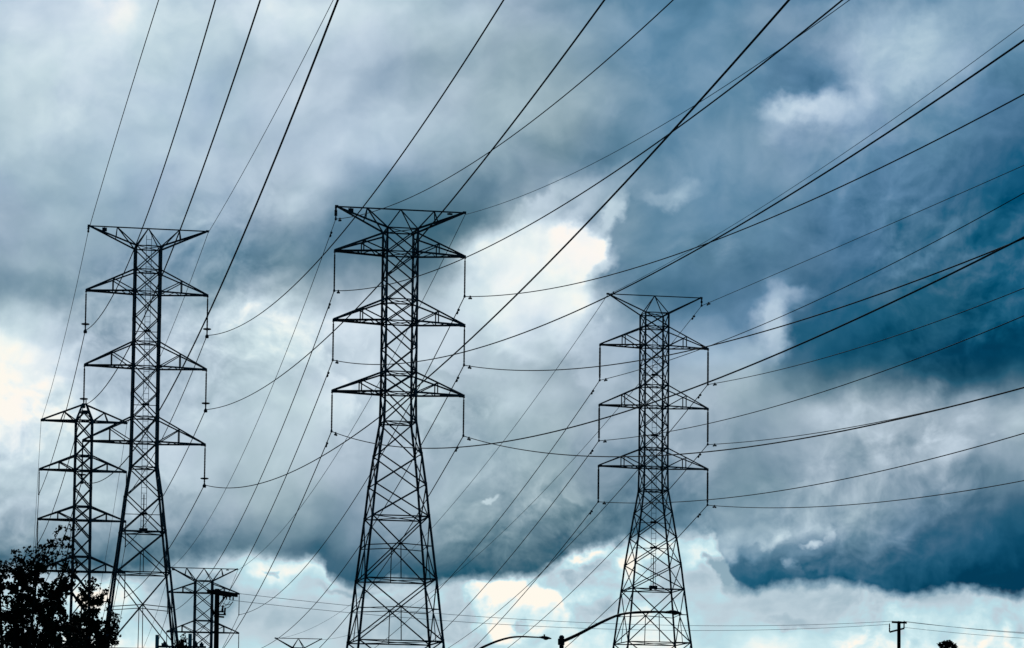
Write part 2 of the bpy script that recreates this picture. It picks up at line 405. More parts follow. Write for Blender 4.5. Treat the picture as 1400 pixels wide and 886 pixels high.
# ------------------------------------------------------------------ ground
TANP = 0.193
PHI = math.atan(TANP)                       # the three lines run away from us and to the left
AX = Vector((math.cos(PHI), math.sin(PHI), 0)); AWAY = Vector((-math.sin(PHI), math.cos(PHI), 0))
SITES = [(0, 0, 0.0), (-10, 60, 0.0), (0, 110, 0.2), (27, 200, 0.8), (-15, 150, 0.4), (-12, 300, 2.8), (-42, 331, 3.8), (18, 364, 4.4), (-70, 467, 5.0),
         (-60, 559, -1.5), (-55, 740, -3.0), (0, 1500, -4), (600, 600, 2), (-600, 600, 0), (400, 100, 0), (-400, 100, 0), (0, -300, 0)]
def gz(x, y):
    sw = sz = 0.0
    for a, b, z in SITES:
        w = 1.0 / (((x - a) ** 2 + (y - b) ** 2) + 400.0) ** 1.5
        sw += w; sz += w * z
    return sz / sw
bm = bmesh.new()
xs = [-9000, -4000, -2000, -1000] + list(range(-600, 601, 30)) + [1000, 2000, 4000, 9000]
ys = [-3000, -1200, -600] + list(range(-300, 1001, 26)) + [1300, 1800, 3000, 5000, 9000]
grid = [[bm.verts.new((x, y, gz(x, y))) for x in xs] for y in ys]
for j in range(len(ys) - 1):
    for i in range(len(xs) - 1):
        bm.faces.new((grid[j][i], grid[j][i + 1], grid[j + 1][i + 1], grid[j + 1][i]))
o = obj('ground', bm, M_GRASS, smooth=True); o['kind'] = 'structure'

# ------------------------------------------------------------------ lattice towers
def tower(spec):
    d = spec['d']; s = FPX / d
    c = at(*spec['bar'], d)                              # middle of the top bar
    Z = lambda py: (spec['bar'][1] - py) / s             # photo row -> height against the bar
    base_z = gz(c.x, c.y)
    H = c.z - base_z
    root = thing('lattice_tower', spec['label'], 'tower', (c.x, c.y, base_z), PHI, 'lattice towers of the power lines')
    info = {'root': root, 'c': c, 'tips': {}}
    zb = lambda py: Z(py) + H                            # local z
    wl, wb, wc = spec['wl'], spec['wb'], spec['wc']
    ztop = zb(spec['nodes'][0][0])
    # panel nodes: (z, half width, flags of the panel below)
    nodes = [(zb(py), hw, fl) for py, hw, fl in spec['nodes']]
    slope = (nodes[-1][1] - nodes[-2][1]) / (nodes[-2][0] - nodes[-1][0])
    while nodes[-1][0] > 0.5:
        z, hw, fl = nodes[-1]
        step = min(spec.get('step', 7.0), z)
        if z - step < 2.5: step = z
        nodes.append((z - step, hw + slope * step, 'b'))
    corners = [(-1, -1), (1, -1), (1, 1), (-1, 1)]
    # legs
    for cx, cy in corners:
        b = bmesh.new()
        last = nodes[-1]
        for (z0, h0, _), (z1, h1, _) in zip(nodes, nodes[1:]):
            w = wl
            angle(b, (cx * h0, cy * h0, z0 + 0.05), (cx * h1, cy * h1, z1 - 0.05), w, (-cx, -cy, 0) if False else (-cx, 0, 0))
            # gusset plate with bolts' width at the joint, on both flanges
            bar(b, (cx * h1, cy * h1, z1 - wl * 0.8), (cx * h1, cy * h1, z1 + wl * 0.8), wl * 1.15, wl * 0.5, (0, 1, 0))
        leg = obj('leg', b, M_STEEL, root)
        f = bmesh.new(); lathe(f, (cx * last[1], cy * last[1], last[0] - 0.6), [(0.5, 0), (0.5, 0.9), (0.46, 0.95)], 12)
        obj('footing', f, M_CONC, leg)
    # faces
    fdef = [((-1, -1), (1, -1)), ((1, -1), (1, 1)), ((1, 1), (-1, 1)), ((-1, 1), (-1, -1))]
    for (ax, ay), (bx, by) in fdef:
        b = bmesh.new()
        nrm = ((ax + bx) / 2, (ay + by) / 2, 0)
        for (z0, h0, fl), (z1, h1, _) in zip(nodes, nodes[1:]):
            A0 = Vector((ax * h0, ay * h0, z0)); B0 = Vector((bx * h0, by * h0, z0))
            A1 = Vector((ax * h1, ay * h1, z1)); B1 = Vector((bx * h1, by * h1, z1))
            off = Vector(nrm) * wb * 0.5
            angle(b, A0 + off, B1 + off, wb, nrm); angle(b, B0 - off, A1 - off, wb, nrm)
            if 'h' in fl: angle(b, A0, B0, wb, (0, 0, 1))
            t = h0 / (h0 + h1); X = A0.lerp(B1, t)
            if 'b' in fl or 'v' in fl:
                angle(b, X, (A1 + B1) / 2, wb * 0.7, nrm)
                angle(b, A1, B1, wb, (0, 0, 1))
            if 'b' in fl:
                Am = A0.lerp(A1, t * 0.94 + 0.06); Bm = B0.lerp(B1, t * 0.94 + 0.06)
                angle(b, Am, X, wb * 0.75, nrm); angle(b, X, Bm, wb * 0.75, nrm)
                angle(b, A0.lerp(A1, 0.0), A0.lerp(X, 0.0) + (Am - A0) * 0.999, wb * 0.6, nrm)
                # redundant from the lower half of the leg to the diagonal
                angle(b, A0.lerp(A1, 0.80), B0.lerp(A1, 0.80), wb * 0.6, nrm) if False else None
        obj('face_bracing', b, M_STEEL, root)
    # plan frame at each marked level
    for z, hw, fl in nodes:
        if 'h' in fl:
            b = bmesh.new()
            angle(b, (-hw, -hw, z), (hw, hw, z), wb * 0.7); angle(b, (-hw, hw, z - wb * 0.25), (hw, -hw, z - wb * 0.25), wb * 0.7)
            obj('plan_frame', b, M_STEEL, root)
    def width_at(z):
        for (z0, h0, _), (z1, h1, _) in zip(nodes, nodes[1:]):
            if z0 >= z >= z1: return h0 + (h1 - h0) * (z0 - z) / (z0 - z1)
        return nodes[0][1]
    # cross arms
    for level, pt, pb, span in spec['arms']:
        z1 = zb(pb)
        apex = pt < spec['nodes'][0][0] - 1
        zt = zb(pt); hb = width_at(z1); ht = 0.25 if apex else width_at(zt)
        for sd in (-1, 1):
            tip = Vector((sd * span, 0, z1)); b = bmesh.new(); lac = bmesh.new()
            pts = {}
            for fy in (-1, 1):
                lo = Vector((sd * hb, fy * hb, z1)); hi = Vector((sd * ht, fy * ht, zt))
                tp = tip + Vector((0, fy * 0.12, 0))
                angle(b, lo, tp, wc * 1.15, (0, 0, -1)); angle(b, hi, tp + Vector((0, 0, 0.08)), wc, (0, 0, 1))
                kb = lo.lerp(tp, 0.45); kt = hi.lerp(tp, 0.45)
                angle(lac, kb, kt, wb * 0.9, (sd, 0, 0)); angle(lac, kt, lo.lerp(tp, 0.0), wb * 0.9, (0, fy, 0))
                pts[fy] = (lo, kb, kt, tp, hi)
            # plan lacing between the two lower chords
            prev = -1
            for k in (0.15, 0.3, 0.45, 0.6, 0.75):
                q = pts[-prev][0].lerp(pts[-prev][3], k); p = pts[prev][0].lerp(pts[prev][3], k - 0.15)
                angle(lac, p, q, wb * 0.6); prev = -prev
            angle(lac, pts[-1][2], pts[1][2], wb * 0.6)
            bar(b, tip - Vector((sd * 0.5, 0, 0)), tip + Vector((sd * 0.08, 0, 0)), 0.34, wc * 1.6)
            arm = obj('cross_arm', b, M_STEEL, root); obj('arm_lacing', lac, M_STEEL, arm)
            info['tips'][(level, sd)] = root.matrix_basis @ tip if False else c + AX * (sd * span) + Vector((0, 0, Z(pb)))
    # top bar with its struts
    bs = spec.get('barspan')
    hw = nodes[0][1]
    if bs:
        b = bmesh.new(); st = bmesh.new(); zt = H
        angle(b, (-bs, 0, zt), (bs, 0, zt), wc * 0.85)
        for sd in (-1, 1):
            tip = Vector((sd * bs, 0, zt)); info['tips'][('top', sd)] = c + AX * (sd * bs)
            bar(b, tip - Vector((sd * 0.25, 0, 0)), tip + Vector((sd * 0.1, 0, 0)), 0.25, wc * 1.4)
            for fy in (-1, 1):
                cn = Vector((sd * hw, fy * hw, ztop))
                angle(st, cn, tip + Vector((-sd * 0.2, fy * 0.1, -0.05)), wc * 1.15, (0, fy, 0))
                angle(st, cn, (0, 0, zt), wb, (0, fy, 0))
                if spec['bar_style'] == 'W':
                    m_ = Vector((sd * bs * 0.52, 0, zt))
                    angle(st, m_, cn, wb, (0, fy, 0))
                    angle(st, m_, cn.lerp(tip, 0.42), wb * 0.85, (0, fy, 0))
        obj('top_bar', b, M_STEEL, root); obj('peak_struts', st, M_STEEL, root)
        for q in spec.get('plates', []):
            b = bmesh.new(); hh = 0.42 if q < 0 else 0.18; box(b, (q, 0, H - 0.14 - hh / 2), (0.55, 0.12, hh)); box(b, (q, 0, H - 0.1), (0.08, 0.08, 0.2))
            obj('marker_plate', b, M_SIGN, root)
    else:
        # pointed head: four struts meeting in a small cap
        b = bmesh.new(); za = zb(spec['apex'])
        for cx, cy in corners:
            angle(b, (cx * hw, cy * hw, ztop), (cx * 0.28, cy * 0.28, za), wl * 0.8, (-cx, 0, 0))
        for cy in (-1, 1):
            zm = (ztop + za) / 2
            angle(b, (-hw * 0.62, cy * hw * 0.62, zm), (hw * 0.62, cy * hw * 0.62, zm), wb)
            angle(b, (-hw, cy * hw, ztop), (0, cy * hw * 0.62, zm), wb * 0.8); angle(b, (hw, cy * hw, ztop), (0, cy * hw * 0.62, zm), wb * 0.8)
        bar(b, (-0.36, 0, za), (0.36, 0, za), 0.7, 0.15)
        tube(b, [(0.25, 0, za), (0.25, 0, za + 0.65)], 0.09, 6)
        obj('peak_struts', b, M_STEEL, root)
        b = bmesh.new(); box(b, (0, -hw * 0.62 - 0.1, (ztop + za) / 2 - 0.05), (1.0, 0.06, 0.6))
        obj('marker_plate', b, M_SIGN, root)
    # ladder up the middle
    if spec.get('ladder'):
        y0, y1 = spec['ladder']; b = bmesh.new(); z0, z1 = zb(y1), zb(y0)
        ww = 0.3
        for sx in (-ww, ww): bar(b, (0.1 + sx, 0, z0), (0.1 + sx, 0, z1), 0.05)
        k = z0 + 0.25
        while k < z1:
            bar(b, (0.1 - ww, 0, k), (0.1 + ww, 0, k), 0.045); k += 0.65
        obj('ladder', b, M_PALE, root)
        b = bmesh.new(); box(b, (0.1, 0, z0 - 0.15), (0.95, 0.7, 0.35)); box(b, (-0.25, -0.1, z0 - 0.42), (0.25, 0.5, 0.2)); box(b, (0.42, 0.05, z0 - 0.4), (0.28, 0.5, 0.16))
        hwp = width_at(z0 - 0.15)
        bar(b, (0.1, 0, z0 + 0.03), (0.1, 0, z0 + 4.0), 0.1)
        bar(b, (-hwp, 0, z0 - 0.36), (hwp, 0, z0 - 0.36), 0.1)
        obj('ladder_platform', b, M_SIGN, root)
        for py in spec.get('rests', []):
            b = bmesh.new(); box(b, (0.1, 0, zb(py)), (0.8, 0.6, 0.16)); hw2 = width_at(zb(py)); bar(b, (-hw2, 0, zb(py) - 0.12), (hw2, 0, zb(py) - 0.12), 0.08)
            obj('rest_platform', b, M_SIGN, root)
    return info

CAGE_M = 1.62
TOWERS = {
 'M': dict(bar=(548, 286.5), d=300, wl=0.25, wb=0.13, wc=0.18, barspan=6.95, bar_style='W', plates=(-5.35, 5.3), step=7.0,
   label='largest lattice tower, black, standing clear in the middle with struts under its top bar',
   arms=[('upper', 322, 348.5, 7.0), ('middle', 414.5, 444.5, 7.03), ('lower', 515, 543, 7.05)],
   nodes=[(316, CAGE_M, 'h'), (348.5, CAGE_M, 'h'), (381, CAGE_M, ''), (414.5, CAGE_M, 'h'), (444.5, CAGE_M, 'h'), (480, CAGE_M, ''), (515, CAGE_M, 'h'),
          (543, CAGE_M, 'h'), (584, 1.68, 'h'), (629, 2.22, ''), (671, 2.65, ''), (715, 2.98, 'hb'), (801, 3.72, 'hb'), (886, 4.4, 'hb')]),
 'L': dict(bar=(203, 312.5), d=331, wl=0.27, wb=0.125, wc=0.17, barspan=6.98, bar_style='W', plates=(-5.1,), step=7.0, ladder=(322, 729), rests=(455, 557, 708),
   label='tall lattice tower on the left with a ladder and platform inside it',
   arms=[('upper', 372, 402.5, 7.08), ('middle', 472, 506, 7.08), ('lower', 576, 610.5, 7.1)],
   nodes=[(339.5, 1.45, 'h'), (372, 1.45, 'h'), (402.5, 1.45, 'h'), (437, 1.45, ''), (472, 1.45, 'h'), (506, 1.45, 'h'), (541, 1.46, ''), (576, 1.47, 'h'), (610.5, 1.48, 'h'),
          (645.5, 1.52, 'h'), (684.5, 2.02, ''), (734.5, 2.5, 'hv'), (791, 3.08, 'hb'), (896, 4.12, 'hb')]),
 'R': dict(bar=(895, 404.5), d=364, wl=0.24, wb=0.125, wc=0.15, barspan=6.25, bar_style='V', plates=(), step=7.0, ladder=(460, 806), rests=(514, 598, 718, 753),
   label='slender lattice tower on the right with a street lamp arm crossing its base',
   arms=[('upper', 449, 475.5, 7.15), ('middle', 530, 559, 7.18), ('lower', 617, 643, 7.2)],
   nodes=[(430, 1.5, 'h'), (449, 1.5, 'h'), (475.5, 1.5, 'h'), (502, 1.5, ''), (530, 1.5, 'h'), (559, 1.5, 'h'), (588, 1.5, ''), (617, 1.5, 'h'), (643, 1.5, 'h'),
          (675, 1.55, 'h'), (705, 1.98, ''), (740, 2.45, ''), (777, 2.95, ''), (812, 3.3, 'hb'), (885, 4.05, 'hb')]),
 'P': dict(bar=(115, 575.5), d=467, wl=0.36, wb=0.2, wc=0.24, barspan=None, bar_style='A', apex=552, step=4.0,
   label='narrow lattice tower with a pointed head half hidden by the leafy tree',
   arms=[('top', 553, 576.5, 7.0), ('upper', 624, 644.5, 7.1), ('middle', 694, 713, 7.15), ('lower', 763, 783.5, 7.2)],
   nodes=[(575.5, 1.32, 'h'), (600, 1.32, ''), (624, 1.32, 'h'), (644.5, 1.32, 'h'), (669, 1.32, ''), (694, 1.32, 'h'), (713, 1.34, 'h'), (738, 1.36, ''), (763, 1.38, 'h'), (783.5, 1.4, 'h'), (812, 1.44, '')]),
 'D': dict(bar=(279, 777), d=559, wl=0.30, wb=0.16, wc=0.20, barspan=6.6, bar_style='W', plates=(-6.0, 4.6), step=7.0,
   label='distant lattice tower rising behind the thick wooden pole',
   arms=[('upper', 797, 811, 7.0), ('middle', 849, 865, 7.05), ('lower', 902, 917, 7.05)],
   nodes=[(794.5, 1.66, 'h'), (811, 1.66, 'h'), (830, 1.66, ''), (849, 1.66, 'h'), (865, 1.66, 'h'), (884, 1.66, ''), (902, 1.66, 'h'), (917, 1.66, 'h'), (938, 1.7, 'h'), (962, 2.2, '')]),
 'F': dict(bar=(408, 873), d=740, wl=0.26, wb=0.2, wc=0.22, barspan=6.1, bar_style='V', step=7.0,
   label='farthest lattice tower, only its top bar and struts showing at the bottom edge',
   arms=[('upper', 895, 908, 7.0), ('middle', 935, 950, 7.05), ('lower', 980, 993, 7.05)],
   nodes=[(886, 1.5, 'h'), (908, 1.5, 'h'), (935, 1.5, 'h'), (950, 1.5, ''), (980, 1.5, 'h'), (993, 1.5, 'h'), (1010, 1.6, ''), (1028, 2.3, '')]),
}
INFO = {k: tower(v) for k, v in TOWERS.items()}
WHICH = {'M': 'central tower', 'L': 'tall left tower', 'R': 'slender right tower', 'P': 'pointed tower',
         'D': 'distant tower', 'F': 'farthest tower'}
SIDE = {-1: 'left', 1: 'right'}

# ------------------------------------------------------------------ insulators, hanging from the arm tips
def insulator(top, length, r, sheds, label, style):
    root = thing('insulator_string', label, 'insulator', top, PHI, 'insulators hanging from the tower arms')
    b = bmesh.new(); tube(b, [(0, 0, 0.05), (0, 0, -0.3)], r * 0.55, 6); bar(b, (-0.12, 0, -0.02), (0.12, 0, -0.02), 0.1)
    obj('hanger', b, M_STEEL, root)
    b = bmesh.new(); prof = []; n = sheds; z0, z1 = -length + 0.35, -0.28
    for i in range(n):
        z = z0 + (z1 - z0) * i / n; st = (z1 - z0) / n
        prof += [(r * 0.72, z), (r, z + st * 0.3), (r * 0.97, z + st * 0.45), (r * 0.72, z + st * 0.6)]
    prof.append((r * 0.72, z1)); lathe(b, (0, 0, 0), prof, 8)
    obj('shed_stack', b, M_INS, root)
    b = bmesh.new(); lathe(b, (0, 0, -length), [(0.1, -0.12), (0.13, 0.0), (0.08, 0.2), (0.06, 0.4)], 8)
    bar(b, (0, -0.35, -length), (0, 0.35, -length), 0.12, 0.16)
    if style == 'ring':
        ring = [(0.42 * math.cos(t), 0.42 * math.sin(t), -length + 0.75) for t in [2 * math.pi * k / 16 for k in range(17)]]
        tube(b, ring, 0.07, 6); bar(b, (-0.42, 0, -length + 0.75), (0.42, 0, -length + 0.75), 0.06)
        lathe(b, (0, 0, -length), [(0.2, -0.32), (0.22, -0.1), (0.16, 0.05)], 8)
    obj('end_clamp', b, M_STEEL, root)
    return Vector(top) - Vector((0, 0, length))

ATT = {}
for k, ln, r, style in (('M', 4.15, 0.10, 'horn'), ('L', 4.6, 0.105, 'ring'), ('R', 4.5, 0.145, 'horn'), ('P', 4.0, 0.10, 'horn'), ('D', 4.0, 0.10, 'horn')):
    for (lv, sd), p in INFO[k]['tips'].items():
        if lv == 'top': continue
        if k == 'D' and lv == 'lower': ATT[(k, lv, sd)] = p - Vector((0, 0, ln)); continue
        ATT[(k, lv, sd)] = insulator(p - Vector((0, 0, 0.12)), ln, r, 22, 'insulator under the %s tip of the %s arm of the %s' % (SIDE[sd], lv, WHICH[k]), style)
for (k, sd, ln, r, n) in (('M', -1, 1.25, 0.19, 5), ('R', 1, 0.9, 0.17, 4), ('L', -1, 0.55, 0.16, 3)):
    ATT[(k, 'top', sd)] = insulator(INFO[k]['tips'][('top', sd)] - Vector((0, 0, 0.12)), ln, r, n, 'short insulator under the %s end of the top bar of the %s' % (SIDE[sd], WHICH[k]), 'horn')
for k in INFO:
    for sd in (-1, 1):
        ATT.setdefault((k, 'top', sd), INFO[k]['tips'][('top', sd)] - Vector((0, 0, 0.2)))
        for lv in ('upper', 'middle', 'lower'):
            if (k, lv, sd) not in ATT: ATT[(k, lv, sd)] = INFO[k]['tips'][(lv, sd)] - Vector((0, 0, 4.0))

# ------------------------------------------------------------------ conductors
RC, RS = 0.050, 0.034
def wire(name, pts, r, m, label, group, dampers=()):
    b = bmesh.new(); tube(b, pts, r, 6)
    o = tag(obj(name, b, m), label, 'wire', group)
    for dist in dampers:                      # vibration dampers clamped under the wire beside the insulator
        acc = 0.0
        for p, q in zip(pts, pts[1:]):
            p, q = Vector(p), Vector(q); l = (q - p).length
            if acc + l >= dist:
                c = p.lerp(q, (dist - acc) / l); t = (q - p).normalized(); break
            acc += l
        b = bmesh.new()
        prism(b, c + Vector((0, 0, 0.09)), c - Vector((0, 0, 0.12)), [(-.07, -.07), (.07, -.07), (.07, .07), (-.07, .07)], t)
        for sg in (-1, 1):
            tube(b, [c - Vector((0, 0, 0.14)) + t * (sg * 0.05), c - Vector((0, 0, 0.18)) + t * (sg * 0.4)], 0.03, 6)
            tube(b, [c - Vector((0, 0, 0.18)) + t * (sg * 0.32), c - Vector((0, 0, 0.2)) + t * (sg * 0.62)], 0.11, 8)
        obj('vibration_damper', b, M_STEEL, o)
    return o

# near spans: slope a and curvature b of each wire coming towards us over our heads, z = z0 + a*s + b*s*s
NEAR = {
 ('L', 'top', -1): (-0.0368, -0.788e-4, 200, 'top edge'), ('L', 'top', 1): (-0.0494, 1.637e-4, 190, 'top edge'),
 ('L', 'upper', -1): (-0.1364, 5.125e-4, 250, 'top edge'), ('L', 'middle', -1): (-0.1172, 4.242e-4, 265, 'top edge'), ('L', 'lower', -1): (-0.1244, 4.342e-4, 285, 'top edge'),
 ('L', 'upper', 1): (-0.1517, 4.963e-4, 260, 'top edge'), ('L', 'middle', 1): (-0.1224, 3.797e-4, 275, 'top edge'), ('L', 'lower', 1): (-0.1258, 3.861e-4, 290, 'top edge'),
 ('M', 'top', -1): (-0.1844, 4.953e-4, 230, 'top edge'), ('M', 'top', 1): (-0.1528, 3.924e-4, 225, 'top edge'),
 ('M', 'upper', -1): (-0.1731, 4.285e-4, 250, 'top edge'), ('M', 'middle', -1): (-0.1739, 4.345e-4, 262, 'right edge'), ('M', 'lower', -1): (-0.1714, 4.286e-4, 262, 'right edge'),
 ('M', 'upper', 1): (-0.1713, 4.011e-4, 245, 'right edge'), ('M', 'middle', 1): (-0.1740, 4.205e-4, 245, 'right edge'), ('M', 'lower', 1): (-0.1745, 4.255e-4, 245, 'right edge'),
 ('R', 'top', -1): (-0.0586, 2.419e-4, 240, 'right edge'), ('R', 'top', 1): (-0.0561, 0.220e-4, 230, 'right edge'),
 ('R', 'upper', -1): (-0.0866, 3.021e-4, 250, 'right edge'), ('R', 'middle', -1): (-0.1013, 3.218e-4, 250, 'right edge'), ('R', 'lower', -1): (-0.1114, 3.337e-4, 250, 'right edge'),
 ('R', 'upper', 1): (-0.0955, 3.261e-4, 230, 'right edge'), ('R', 'middle', 1): (-0.1039, 2.981e-4, 230, 'right edge'), ('R', 'lower', 1): (-0.1180, 3.769e-4, 230, 'right edge'),
}
for (k, lv, sd), (a, b2, S, where) in NEAR.items():
    p = ATT[(k, lv, sd)]
    pts = [p - AWAY * (S * i / 70) + Vector((0, 0, a * (S * i / 70) + b2 * (S * i / 70) ** 2)) for i in range(71)]
    shield = lv == 'top'
    src = ('%s end of top bar' if shield else lv + ' %s arm') % SIDE[sd]
    # heavy lines on L lower and M middle read darker and thicker in the photo
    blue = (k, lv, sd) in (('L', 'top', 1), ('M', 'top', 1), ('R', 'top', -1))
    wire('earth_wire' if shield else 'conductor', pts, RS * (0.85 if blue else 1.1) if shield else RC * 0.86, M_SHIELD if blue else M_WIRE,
         'wire rising to the %s from the %s, %s' % (where, src, WHICH[k]),
         'wires coming over the camera', (3.5,) if (k in 'MR' and (k, lv, sd) not in (('M', 'top', 1),)) else ())

FAR = [('L', 'P', 4.2e-4), ('M', 'D', 4.3e-4), ('R', 'F', 3.4e-4)]
for k, q, b2 in FAR:
    for lv in ('top', 'upper', 'middle', 'lower'):
        for sd in (-1, 1):
            p, e = ATT[(k, lv, sd)], ATT[(q, lv, sd)]
            S = (e - p).length; bb = b2 * (0.8 if lv == 'top' else 1)
            pts = []
            for i in range(51):
                t = i / 50; v = p.lerp(e, t); v.z -= bb * (t * S) * (S - t * S); pts.append(v)
            shield = lv == 'top'
            src = ('%s end of top bar' if shield else lv + ' %s arm') % SIDE[sd]
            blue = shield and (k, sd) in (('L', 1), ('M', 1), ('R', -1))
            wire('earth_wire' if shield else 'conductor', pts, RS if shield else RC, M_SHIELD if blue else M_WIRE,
                 'wire falling to the lower left from the %s, %s' % (src, WHICH[k]),
                 'wires running on to the farther towers', (4.2,) if (k in 'MR' and (k, lv, sd) not in (('M', 'top', 1), ('R', 'top', -1))) else ())
# onward spans of the two farther towers
for k, cpx, d in (('P', (72, 915), 720), ('D', (196, 925), 830)):
    c = at(*cpx, d)
    lvls = (('top', 0), ('upper', -6.2), ('middle', -14.0), ('lower', -22.0)) if k == 'P' else (('top', 0), ('upper', -6.0))
    for lv, dz in lvls:
        for sd in (-1, 1):
            p = ATT[(k, lv, sd)]; e = c + AX * (sd * 7.0) + Vector((0, 0, dz))
            S = (e - p).length
            pts = [p.lerp(e, i / 30) - Vector((0, 0, 3.0e-4 * (i / 30) * (1 - i / 30) * S * S)) for i in range(31)]
            src = '%s %s arm' % (lv, SIDE[sd]) if not (k == 'D' and lv == 'top') else '%s end of top bar' % SIDE[sd]
            wire('earth_wire' if lv == 'top' else 'conductor', pts, RS if lv == 'top' else RC, M_WIRE, 'thin wire dropping steeply from the %s of the %s' % (src, WHICH[k]), 'wires running on to the farther towers')

# ------------------------------------------------------------------ wooden poles with low wires
def wood_pole(px, top, d, label):
    c = at(px, top, d); z0 = gz(c.x, c.y)
    root = thing('utility_pole', label, 'pole', (c.x, c.y, z0), 0, None)
    return c, z0, root, c.z - z0

cA, zA, pA, hA = wood_pole(297, 805, 150, 'thick dark wooden pole at the lower left carrying a crossarm and switches')
b = bmesh.new(); lathe(b, (0, 0, -1), [(0.19, 0), (0.17, 3), (0.14, hA * 0.6), (0.125, hA + 0.9), (0.115, hA + 1.0)], 14); obj('shaft', b, M_WOOD, pA)
dirA = Vector((0.50, 0.866, 0))
b = bmesh.new()
for oy in (-0.2, 0.2):
    n_ = Vector((-dirA.y, dirA.x, 0)) * oy
    bar(b, dirA * -0.55 + n_ + Vector((0, 0, hA - 0.17)), dirA * 1.5 + n_ + Vector((0, 0, hA - 0.25)), 0.13, 0.2)
bar(b, (-0.1, -0.2, hA - 1.15), dirA * 0.9 + Vector((0, -0.2, hA - 0.25)), 0.05)
obj('crossarm', b, M_WOOD, pA)
insA = []
for t in (0.55, 0.85, 1.15, 1.45):
    b = bmesh.new(); q = dirA * t + Vector((0, 0, hA - 0.36)); lathe(b, q, [(0.02, -0.16), (0.045, -0.13), (0.03, -0.09), (0.045, -0.05), (0.02, 0.04)], 8); obj('insulator', b, M_INS, pA)
for sx, z, ln in ((0.30, hA - 1.15, 0.55), (0.42, hA - 1.3, 0.6)):
    b = bmesh.new(); tube(b, [(sx, -0.05, z), (sx + 0.02, -0.05, z + ln * 0.5)], 0.05, 8); tube(b, [(sx, -0.05, z - 0.1), (sx, -0.05, z)], 0.07, 8)
    bar(b, (0.1, -0.05, z - 0.06), (sx, -0.05, z - 0.06), 0.07); obj('switch', b, M_INS, pA)
b = bmesh.new(); bar(b, (-0.12, -0.1, hA - 1.35), (-0.3, -0.1, hA - 0.95), 0.12); bar(b, (-0.14, -0.1, hA - 1.45), (0.4, -0.1, hA - 1.5), 0.09); obj('bracket', b, M_WOOD, pA)
b = bmesh.new()
for t, e in ((1.15, (0.18, -0.06, hA - 0.9)), (1.4, (0.42, -0.05, hA - 1.0)), (1.45, (0.33, -0.05, hA - 0.75))):
    p = dirA * t + Vector((0, 0, hA - 0.6)); e = Vector(e)
    tube(b, [p.lerp(e, i / 10) - Vector((0, 0, 0.5 * (i / 10) * (1 - i / 10))) for i in range(11)], 0.018, 5)
obj('jumper_wires', b, M_WIRE, pA)

cB, zB, pB, hB = wood_pole(1229, 849, 200, 'thin wooden pole at the lower right with a level arm above a slanted arm')
b = bmesh.new(); lathe(b, (0, 0, -1), [(0.17, 0), (0.15, 4), (0.125, hB), (0.12, hB + 0.85)], 12); tube(b, [(0, 0, hB - 0.3), (0, 0, hB - 0.02)], 0.05, 6); obj('shaft', b, M_WOOD, pB)
b = bmesh.new(); bar(b, (-0.52, -0.15, hB - 0.09), (0.53, -0.15, hB - 0.13), 0.11, 0.14); obj('crossarm', b, M_WOOD, pB)
b = bmesh.new(); bar(b, (-0.68, -0.15, hB - 0.80), (0.36, -0.15, hB - 0.52), 0.10, 0.12); obj('slanted_arm', b, M_WOOD, pB)
for sx, z, ln in ((-0.68, hB - 0.78, 0.6), (0.34, hB - 0.5, 0.52)):
    b = bmesh.new(); lathe(b, (sx, -0.15, z), [(0.04, 0), (0.055, 0.08), (0.035, 0.14), (0.055, 0.22), (0.035, 0.3), (0.05, 0.4), (0.02, ln)], 8); obj('post_insulator', b, M_INS, pB)
# low wires: pole to pole, then on to the right
armA = Vector((cA.x, cA.y, zA + hA))
low = [(armA + dirA * 1.4 + Vector((0, 0, -0.12)), Vector((cB.x - 0.5, cB.y - 0.15, zB + hB - 0.03)), 0.0, 'upper'), (armA + dirA * 1.1 + Vector((0, 0, -0.52)), Vector((cB.x - 0.68, cB.y - 0.15, zB + hB - 0.25)), 0.15, 'lower')]
for p, e, ex, nm in low:
    pts = [p.lerp(e, i / 40) - Vector((0, 0, (3.6 + ex) * (i / 40) * (1 - i / 40))) for i in range(41)]
    wire('low_wire', pts, 0.012, M_THIN, '%s low wire strung between the thick wooden pole and the thin one' % nm, 'low wires near the bottom edge')
for i, (sx, dz, ex, ez, nm) in enumerate(((-0.1, -0.02, 1420, 864, 'top'), (0.34, -0.02, 1420, 867, 'middle'), (0.3, -0.45, 1420, 871.5, 'bottom'))):
    p = Vector((cB.x + sx, cB.y - 0.15, zB + hB + dz)); e = at(ex + 160, ez + 8, 185)
    pts = [p.lerp(e, t / 24) - Vector((0, 0, 0.9 * (t / 24) * (1 - t / 24))) for t in range(25)]
    wire('low_wire', pts, 0.012, M_THIN, '%s low wire running right from the thin wooden pole' % nm, 'low wires near the bottom edge')

